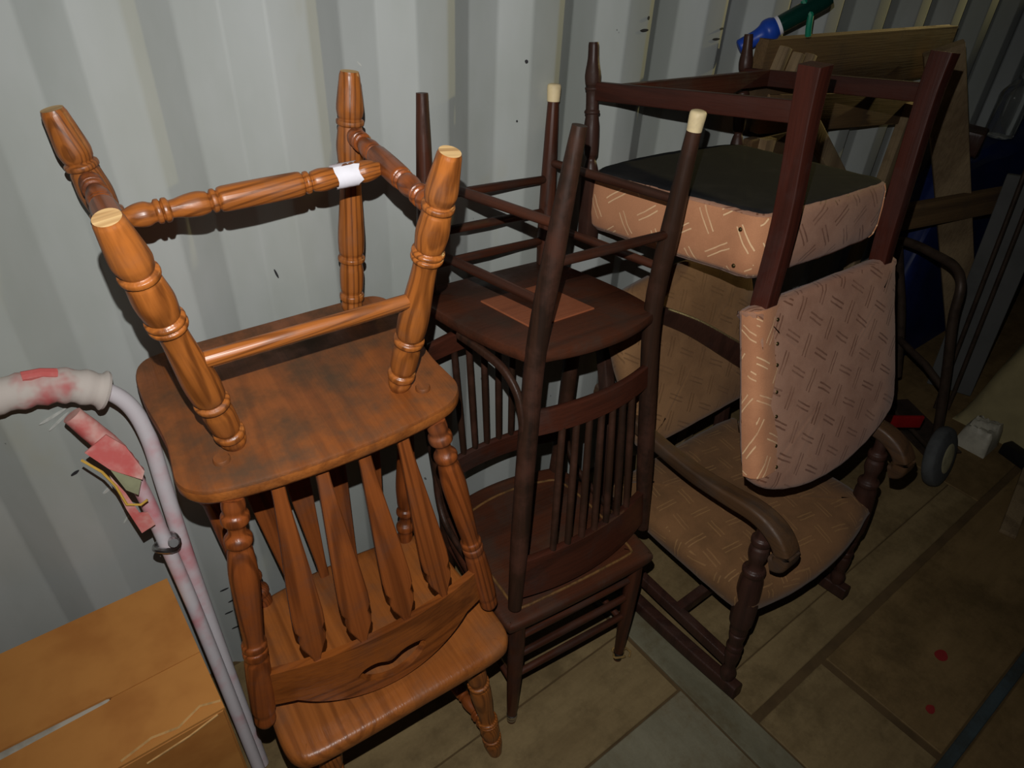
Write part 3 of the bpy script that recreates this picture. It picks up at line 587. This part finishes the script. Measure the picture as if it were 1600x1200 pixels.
# ------------------------------------------------------------------ upholstered rocking armchair
t = thing('rocking_chair', 'dark wooden rocking armchair with tan brocade seat and scrolled arms', 'rocking chair', T((1.372, .72, 0)))
def rel(p): return Vector(p) - Vector((1.372, .72, 0))
RP = fine([(0, .013), (.03, .0185), (.07, .0200), (.10, .0145), (.12, .0150), (.16, .0185), (.21, .0200), (.225, .0165), (.235, .0205), (.255, .0205), (.265, .0170), (.30, .0190), (.335, .0215), (.345, .0175), (.355, .0225), (.375, .0225), (.39, .0235), (.42, .0285), (.55, .0300), (.68, .0275), (.715, .0240), (.725, .0265), (.745, .0265), (.755, .0195), (.78, .0165), (.83, .0225), (.87, .0215), (.885, .0165), (.895, .0225), (.92, .0225), (.93, .0165), (.96, .0145), (1, .015)], 4)
for s, fx, px in ((-1, 1.118, 1.122), (1, 1.642, 1.622)):
    a, b = rel((fx, .410, .045)), rel((px, .458, .592)); obj('front_post', lathe('front_post', RP, (b - a).length, M['rocker'], 22), t, align(a, b))
    ry = [.372 + (1.12 - .372) * k / 16 for k in range(17)]
    obj('runner', sweep('runner', [rel((fx + s * .0, y, .021 + .16 * (y - .70) ** 2 - .0)) for y in ry], rrect(.034, .042, .006), M['rocker'], (0, 0, 1)), t)
    rp = spline([rel((px + s * .004, .90, .045)), rel((px, .905, .25)), rel((px, .925, .45)), rel((px - s * .004, .985, .68)), rel((px - s * .01, 1.06, .90))], 6)
    obj('back_post', sweep('back_post', rp, rrect(.032, .034, .005), M['rocker'], (0, 1, 0)), t)
    arm = spline([rel((px - s * .004, 1.005, .632)), rel((px, .90, .616)), rel((px + s * .004, .78, .600)), rel((px + s * .006, .66, .594)), rel((px + s * .006, .56, .602)), rel((px + s * .006, .48, .612)), rel((px + s * .006, .425, .598)), rel((px + s * .006, .392, .565)), rel((px + s * .006, .392, .536)), rel((px + s * .006, .408, .526))], 6)
    na = len(arm)
    obj('arm', sweep('arm', arm, rrect(.050, .034, .008, 4), M['rocker_arm'], (0, .35, 1), [(.62 + .45 * min(1, max(0, i / na - .15) / .5), 1.0 + .15 * (i / na)) for i in range(na)]), t)
    obj('side_stretcher', sweep('side_stretcher', [rel((fx, .425, .118)), rel((fx, .66, .124)), rel((fx + .0, .905, .135))], rrect(.026, .034, .004), M['rocker'], (0, 0, 1)), t)
    obj('seat_rail', sweep('seat_rail', [rel((px, .455, .345)), rel((px, .68, .343)), rel((px, .915, .340))], rrect(.024, .045, .004), M['rocker'], (0, 0, 1)), t)
obj('back_brace', sweep('back_brace', spline([rel((1.600, .74, .606)), rel((1.565, .815, .640)), rel((1.46, .855, .715)), rel((1.33, .900, .805)), rel((1.20, .935, .875))], 6), rrect(.020, .062, .006), M['rocker'], (.5, -.5, .8), [1.25, 1.22, 1.2, 1.18, 1.16, 1.14, 1.12, 1.1, 1.08, 1.06, 1.04, 1.0, .98, .95, .92, .9, .88, .86, .84, .82, .8, .78, .76, .74, .72]), t)
obj('cross_stretcher', sweep('cross_stretcher', [rel((1.12, .600, .120)), rel((1.38, .600, .120)), rel((1.64, .600, .120))], rrect(.026, .040, .004), M['rocker'], (0, 0, 1)), t)
obj('front_rail', sweep('front_rail', [rel((1.12, .445, .335)), rel((1.372, .43, .335)), rel((1.622, .445, .335))], rrect(.024, .045, .004), M['rocker'], (0, 0, 1)), t)
so = closed([(x - 1.372, y - .72) for x, y in [(1.098, .43), (1.14, .408), (1.25, .386), (1.372, .378), (1.49, .386), (1.60, .408), (1.648, .43), (1.652, .55), (1.645, .72), (1.635, .86), (1.60, .89), (1.372, .895), (1.14, .89), (1.11, .86), (1.098, .72), (1.092, .55)]], 5)
obj('seat_cushion', slab('seat_cushion', so, [(.322, 1.8), (.322, .004), (.335, -.002), (.36, -.004), (.376, .002), (.388, .016), (.396, .035), (.403, 1.72), (.408, 1.4)], M['tan_seat'], 60, .0018), t)
dv = Vector((0, .43, 1.0)).normalized(); nv = Vector((1, 0, 0)).cross(dv)
if nv.y > 0: nv = -nv
xv = dv.cross(nv)
MBk = Matrix(((xv[0], dv[0], nv[0], 0), (xv[1], dv[1], nv[1], .838 - .72), (xv[2], dv[2], nv[2], .525), (0, 0, 0, 1)))
bo = closed([(-.215, .002), (-.10, -.002), (.10, -.002), (.215, .002), (.238, .02), (.252, .13), (.268, .25), (.272, .35), (.256, .405), (.13, .43), (0, .438), (-.13, .43), (-.256, .405), (-.272, .35), (-.268, .25), (-.252, .13), (-.238, .02)], 5)
obj('back_cushion', slab('back_cushion', bo, [(-.03, 1.5), (-.03, .01), (-.02, .002), (0, 0), (.014, .002), (.024, .010), (.030, .024), (.034, 1.7), (.036, 1.35)], M['tan'], 60, .0016), t, MBk)

# ------------------------------------------------------------------ cardboard box at the left
bx = thing('cardboard_box', 'brown cardboard box with taped top flaps in the corner', 'box', T((-.190, .939, 0)))
BT = .540; bw_, bd_ = .44, .328; SL = -.037
for nm, lx, ly, x, y in (('side_panel', bw_, .005, 0, -bd_ / 2), ('side_panel', bw_, .005, 0, bd_ / 2), ('end_panel', .005, bd_, -bw_ / 2, 0), ('end_panel', .005, bd_, bw_ / 2, 0)):
    obj(nm, board(nm, lx + .002, ly + .002, BT - .005, M['card'], .002, 1), bx, T((x, y, (BT - .005) / 2)))
for s in (-1, 1):
    pts = [(-bw_ / 2 - .003, s * (bd_ / 2 + .003)), (bw_ / 2 + .003, s * (bd_ / 2 + .003)), (bw_ / 2 + .003, SL + s * .0004), (.075, SL + s * .0005), (.066, SL + s * .0045), (-.06, SL + s * .0075), (-bw_ / 2, SL + s * .010)]
    obj('top_flap', slab('top_flap', pts, [(-.0025, 0), (.0022, 0.0)], M['card'], 20), bx, T((0, 0, BT - .002 + (.0012 if s > 0 else 0))))
obj('tape_strip', board('tape_strip', .28, .03, .0012, M['tape'], 0), bx, T((-.07, SL, BT - .0055)), 'pale tape in the slot')
obj('torn_edge', sweep('torn_edge', [(bw_ / 2 - .16, -bd_ / 2 + .004, BT + .001), (bw_ / 2 - .11, -bd_ / 2 + .014, BT + .002), (bw_ / 2 - .07, -bd_ / 2 + .006, BT + .0015), (bw_ / 2 - .03, -bd_ / 2 + .022, BT + .0025), (bw_ / 2 + .002, -bd_ / 2 + .012, BT + .001)], circ(.0022, 6), M['card_torn'], (0, 0, 1)), bx)
obj('torn_edge', sweep('torn_edge', [(bw_ / 2 - .13, -bd_ / 2 - .0035, BT - .03), (bw_ / 2 - .06, -bd_ / 2 - .0035, BT - .022), (bw_ / 2 - .01, -bd_ / 2 - .0035, BT - .008)], circ(.0022, 6), M['card_torn'], (0, 1, 0)), bx)

# ------------------------------------------------------------------ white and pink hand truck leaning on the wall
ht = thing('hand_truck', 'chipped white and pink tube hand truck with wrapped handle leaning on wall', 'hand truck', T((-.12, .94, 0)))
rl = lambda x, y, z: Vector((x + .12, y - .94, z))
def ly(z, x=.07): b_ = .932 + .20 * min(1, max(0, (.06 - x) / .38)); return b_ + (1.140 - b_) * min(1, z / 1.02)
outer = [(.072, 0.012), (.073, .3), (.076, .6), (.082, .78), (.086, .88), (.078, .945), (.055, .985), (.015, 1.012), (-.06, 1.03), (-.14, 1.034), (-.24, 1.03), (-.30, .985), (-.33, .9), (-.335, .6), (-.335, .012)]
obj('outer_tube', sweep('outer_tube', spline([rl(x, ly(z, x), z) for x, z in outer], 6), circ(.0142, 16), M['truckpaint'], (0, 1, .1)), ht)
inner = [(.060, .02), (.058, .3), (.055, .55), (.050, .70), (.046, .80), (.036, .87), (.018, .925), (.006, .955)]
obj('inner_tube', sweep('inner_tube', spline([rl(x, ly(z) - .028, z) for x, z in inner], 6), circ(.0128, 16), M['truckpaint'], (0, 1, .1)), ht)
grip = spline([rl(.050, ly(.988), .990), rl(.0, ly(1.02) - .002, 1.019), rl(-.06, ly(1.03), 1.031), rl(-.14, ly(1.03), 1.036), rl(-.23, ly(1.03), 1.030)], 8)
obj('foam_grip', sweep('foam_grip', grip, circ(.0285, 20), M['foam'], (0, 1, 0), [1 + .07 * math.sin(i * 1.7) + (.12 if i < 2 else 0) for i in range(len(grip))]), ht, None, 'grey and pink foam wrap')
obj('foam_lump', sweep('foam_lump', [rl(-.005, ly(1.02) - .006, 1.047), rl(-.025, ly(1.02) - .006, 1.055), rl(-.05, ly(1.02) - .006, 1.058)], circ(.009, 8), M['redwrap'], (0, 1, 0)), ht)
def flap(nm, pts, mat, th=.003):
    P = [Vector(p) for p in pts]; nrm = (P[1] - P[0]).cross(P[2] - P[0]).normalized() * th; k = len(P)
    v = [p for p in P] + [p + nrm for p in P]; f = [tuple(range(k)), tuple(range(k, 2 * k))] + [(i, (i + 1) % k, k + (i + 1) % k, k + i) for i in range(k)]
    return obj(nm, mesh_from(nm, v, f, M[mat], 20), ht)
Y = lambda z: ly(z) - .060
flap('torn_wrap', [rl(.025, Y(.93), .955), rl(.045, Y(.90), .925), rl(.058, Y(.86), .868), rl(.050, Y(.86) - .012, .862), rl(.012, Y(.9) - .014, .90), rl(-.012, Y(.93), .935)], 'redwrap')
flap('torn_wrap', [rl(.012, Y(.9) - .017, .902), rl(.048, Y(.86) - .015, .864), rl(.036, Y(.84) - .018, .842), rl(.022, Y(.85) - .016, .858)], 'greenwrap')
flap('torn_wrap', [rl(.008, Y(.88) - .01, .89), rl(.020, Y(.85) - .012, .85), rl(.028, Y(.80) - .012, .805), rl(.040, Y(.80) - .012, .80), rl(.044, Y(.77) - .01, .77), rl(.020, Y(.76) - .01, .765), rl(.012, Y(.82) - .012, .82)], 'redwrap')
obj('loose_thread', sweep('loose_thread', [rl(-.02, Y(.92), .925), rl(.0, Y(.9) - .018, .905), rl(.01, Y(.87) - .02, .875), rl(.015, Y(.83) - .02, .835), rl(.034, Y(.82) - .02, .825), rl(.046, Y(.82) - .02, .83)], circ(.0022, 6), M['yellow'], (0, 1, 0)), ht)
cl = [rl(.050 + .020 * math.cos(a), ly(.695) - .034 + .020 * math.sin(a), .695 + .006 * math.sin(2 * a)) for a in [2 * math.pi * k / 18 for k in range(19)]]
clamp = obj('wire_clamp', sweep('wire_clamp', cl, circ(.0055, 8), M['chrome'], (0, 0, 1)), ht)
obj('bolt', lathe('bolt', [(0, .006), (.6, .006), (.62, .009), (1, .008)], .03, M['chrome'], 10), clamp, align(rl(.060, ly(.71) - .05, .712), rl(.060, ly(.71) - .08, .73)))
sl = spline([rl(.044, ly(.84) - .034, .850), rl(.034, ly(.88) - .034, .885), rl(.018, ly(.93) - .034, .93), rl(-.008, ly(.98) - .030, .985)], 5)
obj('red_sleeve', sweep('red_sleeve', sl, circ(.0158, 14), M['redwrap'], (0, 1, .1), [1.05, 1.1, 1.0, 1.15, 1.1, 1.2, 1.15, 1.25, 1.2, 1.2, 1.15, 1.1, 1.1, 1.05, 1.0, 1.0]), ht)

# ------------------------------------------------------------------ dark hand truck deep at the right
dt = thing('steel_hand_truck', 'dark steel hand truck with grey tyres and red axle plate behind rocking chair', 'hand truck', T((2.42, .62, 0)))
r2 = lambda x, y, z: Vector((x - 2.42, y - .62, z))
loop = spline([r2(2.62, .79, .20), r2(2.60, .86, .45), r2(2.56, .93, .66), r2(2.53, .94, .735), r2(2.51, .88, .752), r2(2.49, .80, .752), r2(2.465, .72, .746), r2(2.425, .668, .71), r2(2.42, .645, .60), r2(2.44, .60, .42), r2(2.465, .555, .22), r2(2.475, .54, .13)], 6)
obj('handle_frame', sweep('handle_frame', loop, circ(.0155, 14), M['darkmetal'], (.2, 1, .1)), dt)
obj('cross_bar', sweep('cross_bar', [r2(2.45, .575, .33), r2(2.50, .68, .36), r2(2.60, .84, .36)], circ(.013, 12), M['darkmetal'], (0, 0, 1)), dt)
obj('axle_plate', sweep('axle_plate', [r2(2.24, .69, .215), r2(2.31, .635, .215), r2(2.385, .582, .215)], rrect(.012, .050, .003), M['red'], (0, 0, 1)), dt, None, 'red enamelled plate')
def wheel(c, nrm, R=.112, w=.056):
    e = obj('wheel', lathe('wheel', fine([(0, R * .62), (.06, R * .80), (.18, R * .95), (.5, R), (.82, R * .95), (.94, R * .80), (1, R * .62)], 3), w, M['rubber'], 30), dt, align(c - nrm * w / 2, c + nrm * w / 2))
    obj('rim', lathe('rim', [(0, R * .30), (.04, R * .58), (.10, R * .64), (.9, R * .64), (.96, R * .58), (1, R * .30)], w * 1.06, M['rim'], 26), e, T((0, 0, -w * .03)))
nw = Vector((.05, -.95, .28)).normalized()
wheel(r2(2.40, .482, .114), nw); wheel(r2(2.55, .82, .114), nw)
obj('axle', sweep('axle', [r2(2.40, .482, .106), r2(2.58, .80, .106)], circ(.009, 10), M['darkmetal'], (0, 0, 1)), dt)
obj('toe_plate', board('toe_plate', .16, .34, .008, M['darkmetal'], .001, 1), dt, T(r2(2.66, .66, .012)) @ Rz(-.5))

# ------------------------------------------------------------------ wooden trestle with wide top board, by the wall
tr = thing('wooden_trestle', 'old brown wooden trestle with a wide board on edge against the ribbed wall', 'trestle', T((2.26, 1.12, 0)))
r3 = lambda x, y, z: Vector((x - 2.26, y - 1.12, z))
obj('top_board', board('top_board', 1.10, .035, .155, M['board'], .004, 2, .0015), tr, T(r3(2.27, 1.150, 1.322)) @ Ry(.028))
obj('lower_board', board('lower_board', .94, .032, .105, M['board'], .004, 2, .0015), tr, T(r3(2.24, 1.140, 1.178)) @ Ry(.10))
obj('end_board', board('end_board', .20, .03, .12, M['board'], .004, 2, .0015), tr, T(r3(1.84, 1.135, 1.10)))
for x, z in ((1.775, 1.372), (1.845, 1.352), (1.905, 1.345)):
    obj('batten_end', board('batten_end', .022, .03, .075, M['board_z'], .004, 2), tr, T(r3(x, 1.118, z - .012)) @ Ry(.32))
for x0, x1 in ((1.80, 1.77), (2.63, 2.64)):
    a, b = r3(x0, 1.115, 1.16), r3(x1, 1.12, .004); obj('leg', sweep('leg', [a, a.lerp(b, .5), b], rrect(.05, .035, .004), M['board_z'], (0, 1, 0)), tr)
a, b = r3(1.99, 1.105, 1.175), r3(2.62, 1.105, .70); obj('brace', sweep('brace', [a, a.lerp(b, .5), b], rrect(.030, .055, .004), M['board_z'], (0, 0, 1)), tr)
# leaning plank with a crosspiece nailed on
pf = thing('plank_frame', 'weathered knotty plank with a nailed crosspiece leaning at the right', 'plank', T((3.30, .76, 0)))
a, b = Vector((2.585 - 3.30, 1.06 - .76, 1.345)), Vector((0, 0, .02))
obj('plank', sweep('plank', [a.lerp(b, k / 8) for k in range(9)], rrect(.115, .030, .004), M['board_z'], (.83, .35, -.40)), pf)
obj('crosspiece', board('crosspiece', .60, .032, .095, M['board'], .004, 2, .001), pf, T((2.83 - 3.30, .905 - .76, .815)) @ Rz(-.22))
le = tag(obj('timber_offcut', board('timber_offcut', .14, .10, .09, M['rocker'], .012, 3, .004)), 'squat timber offcut on the blue tarpaulin behind the plank', 'timber')
le.matrix_world = T((3.12, 1.06, .975)) @ Rz(.3)
# blue tarpaulin over a heap
def heap(name, x0, x1, y0, y1, htop, mat, nx=28, ny=12, seed=1, wr=.03):
    rr = random.Random(seed); v = []; f = []; ph = [rr.uniform(0, 6) for _ in range(8)]
    for i in range(nx + 1):
        for j in range(ny + 1):
            u, w = i / nx, j / ny; x = x0 + (x1 - x0) * u; y = y0 + (y1 - y0) * w
            e = min(1, min(u, 1 - u) * 9) ** .5 * min(1, min(w, 1 - w) * 7) ** .5
            z = htop(u, w) * e + wr * e * (math.sin(9 * u + ph[0] + 3 * w) + .6 * math.sin(23 * u + 11 * w + ph[1]) + .4 * math.sin(31 * w + 7 * u + ph[2]))
            v.append((x, y, max(.002, z)))
    for i in range(nx):
        for j in range(ny): q = i * (ny + 1) + j; f.append((q, q + 1, q + ny + 2, q + ny + 1))
    b0 = len(v); per = [i * (ny + 1) for i in range(nx + 1)] + [nx * (ny + 1) + j for j in range(1, ny + 1)] + [i * (ny + 1) + ny for i in range(nx - 1, -1, -1)] + [j for j in range(ny - 1, 0, -1)]
    for q in per: v.append((v[q][0], v[q][1], 0.0))
    for k in range(len(per)): f.append((per[k], per[(k + 1) % len(per)], b0 + (k + 1) % len(per), b0 + k))
    f.append(tuple(range(b0, len(v)))); cx_, cy_ = (x0 + x1) / 2, (y0 + y1) / 2
    v = [(p[0] - cx_, p[1] - cy_, p[2]) for p in v]
    return obj(name, mesh_from(name, v, f, mat, 50), None, T((cx_, cy_, 0)))
tag(heap('blue_tarpaulin', 2.80, 4.7, .96, 1.18, lambda u, w: .86 + .13 * u, M['tarp'], seed=4, wr=.015), 'dark blue tarpaulin heaped behind the planks at the right', 'tarpaulin')
tag(heap('canvas_sheet', 2.86, 4.2, .10, .60, lambda u, w: .16 + .55 * min(1, u * 2.0), M['canvas'], 34, 16, 9, .022), 'crumpled khaki canvas sheet piled at the right edge', 'canvas')
gb = tag(obj('grey_panel', board('grey_panel', .022, .17, .92, M['grey'], .002, 1)), 'plain grey panel leaning between canvas and blue tarpaulin', 'panel')
gb.matrix_world = T((3.03, .735, .475)) @ Rz(.25) @ Rx(-.07)
for i, (dx_, lab) in enumerate(((0, 'thin dark steel rod leaning nearer the grey panel'), (.035, 'thin dark steel rod leaning farther behind its twin rod'))):
    rd = tag(obj('steel_rod', lathe('steel_rod', [(0, .008), (1, .008)], 1.16, M['darkmetal'], 10)), lab, 'rod')
    rd.matrix_world = align((2.86 + dx_, .675 - dx_, .008), (2.88 + dx_, .775 - dx_, 1.1))
# stack of grey trays
ol = closed([(-.17, -.10), (0, -.115), (.17, -.10), (.185, 0), (.17, .10), (0, .115), (-.17, .10), (-.185, 0)], 5)
for i, lab in enumerate(('bottom grey plastic tray of the stack behind the steel truck', 'middle grey plastic tray of the stack behind the steel truck', 'top grey plastic tray of the stack behind the steel truck')):
    tag(obj('plastic_tray', slab('plastic_tray', ol, [(0, 1.8), (0, .018), (.085, .006), (.098, -.012), (.106, -.012), (.106, .004), (.02, .022), (.018, 1.7)], M['greyplastic'], 35), None, T((2.30 - .015 * i, .965 + .01 * i, .0 + .11 * i)) @ Rz(.2 * i)), lab, 'tray')
# clear bottle on the tarpaulin
tag(obj('clear_bottle', lathe('clear_bottle', fine([(0, .04), (.03, .055), (.5, .056), (.62, .054), (.78, .028), (.84, .018), (1, .018)], 4), .27, M['clear'], 24), None, T((3.38, 1.05, .955))), 'clear plastic bottle standing on the blue tarpaulin', 'bottle')
# pale bag, dark block and slat on the floor
tag(heap('plastic_bag', 2.70, 2.84, .41, .53, lambda u, w: .10, M['bag'], 14, 12, 21, .008), 'small pale crumpled plastic bag beside the grey tyre', 'bag')
tag(obj('black_block', board('black_block', .05, .15, .05, M['black'], .006), None, T((2.79, .315, .025)) @ Rz(-.3)), 'black rubber block on the floor by the pale bag', 'block')
tag(obj('floor_batten', board('floor_batten', .55, .05, .016, M['board_z'], .003), None, T((2.62, .24, .008)) @ Rz(.2)), 'pale thin batten lying flat on the floor near the tyre', 'batten')
# green tube with blue end on top of the trestle
a, b = Vector((1.702, 1.204, 1.386)), Vector((1.835, 1.095, 1.494))
gt = thing('capped_tube', 'dark green tube with bright blue plastic sleeve above the wide board', 'tube', T(a))
dr = (b - a); L = dr.length
obj('blue_sleeve', lathe('blue_sleeve', fine([(0, .015), (.03, .0185), (.45, .0195), (.62, .023), (.74, .030), (.90, .029), (1, .024)], 4), L * .50, M['blue'], 22), gt, align(Vector(), dr))
obj('green_body', lathe('green_body', fine([(0, .018), (.05, .022), (.9, .022), (1, .018)], 4), L * .74, M['green'], 22), gt, align(dr * .44, dr * 1.2))
obj('white_collar', lathe('white_collar', [(0, .0245), (1, .0245)], .008, M['white'], 22), gt, align(dr * .50, dr))
obj('green_tie', sweep('green_tie', [dr * .80 + Vector((0, 0, .03)), dr * .80 + Vector((.005, -.028, .0)), dr * .80 + Vector((.008, -.03, -.03)), dr * .82 + Vector((.012, -.028, -.05))], circ(.008, 8), M['greencap'], (1, 0, 0)), gt)
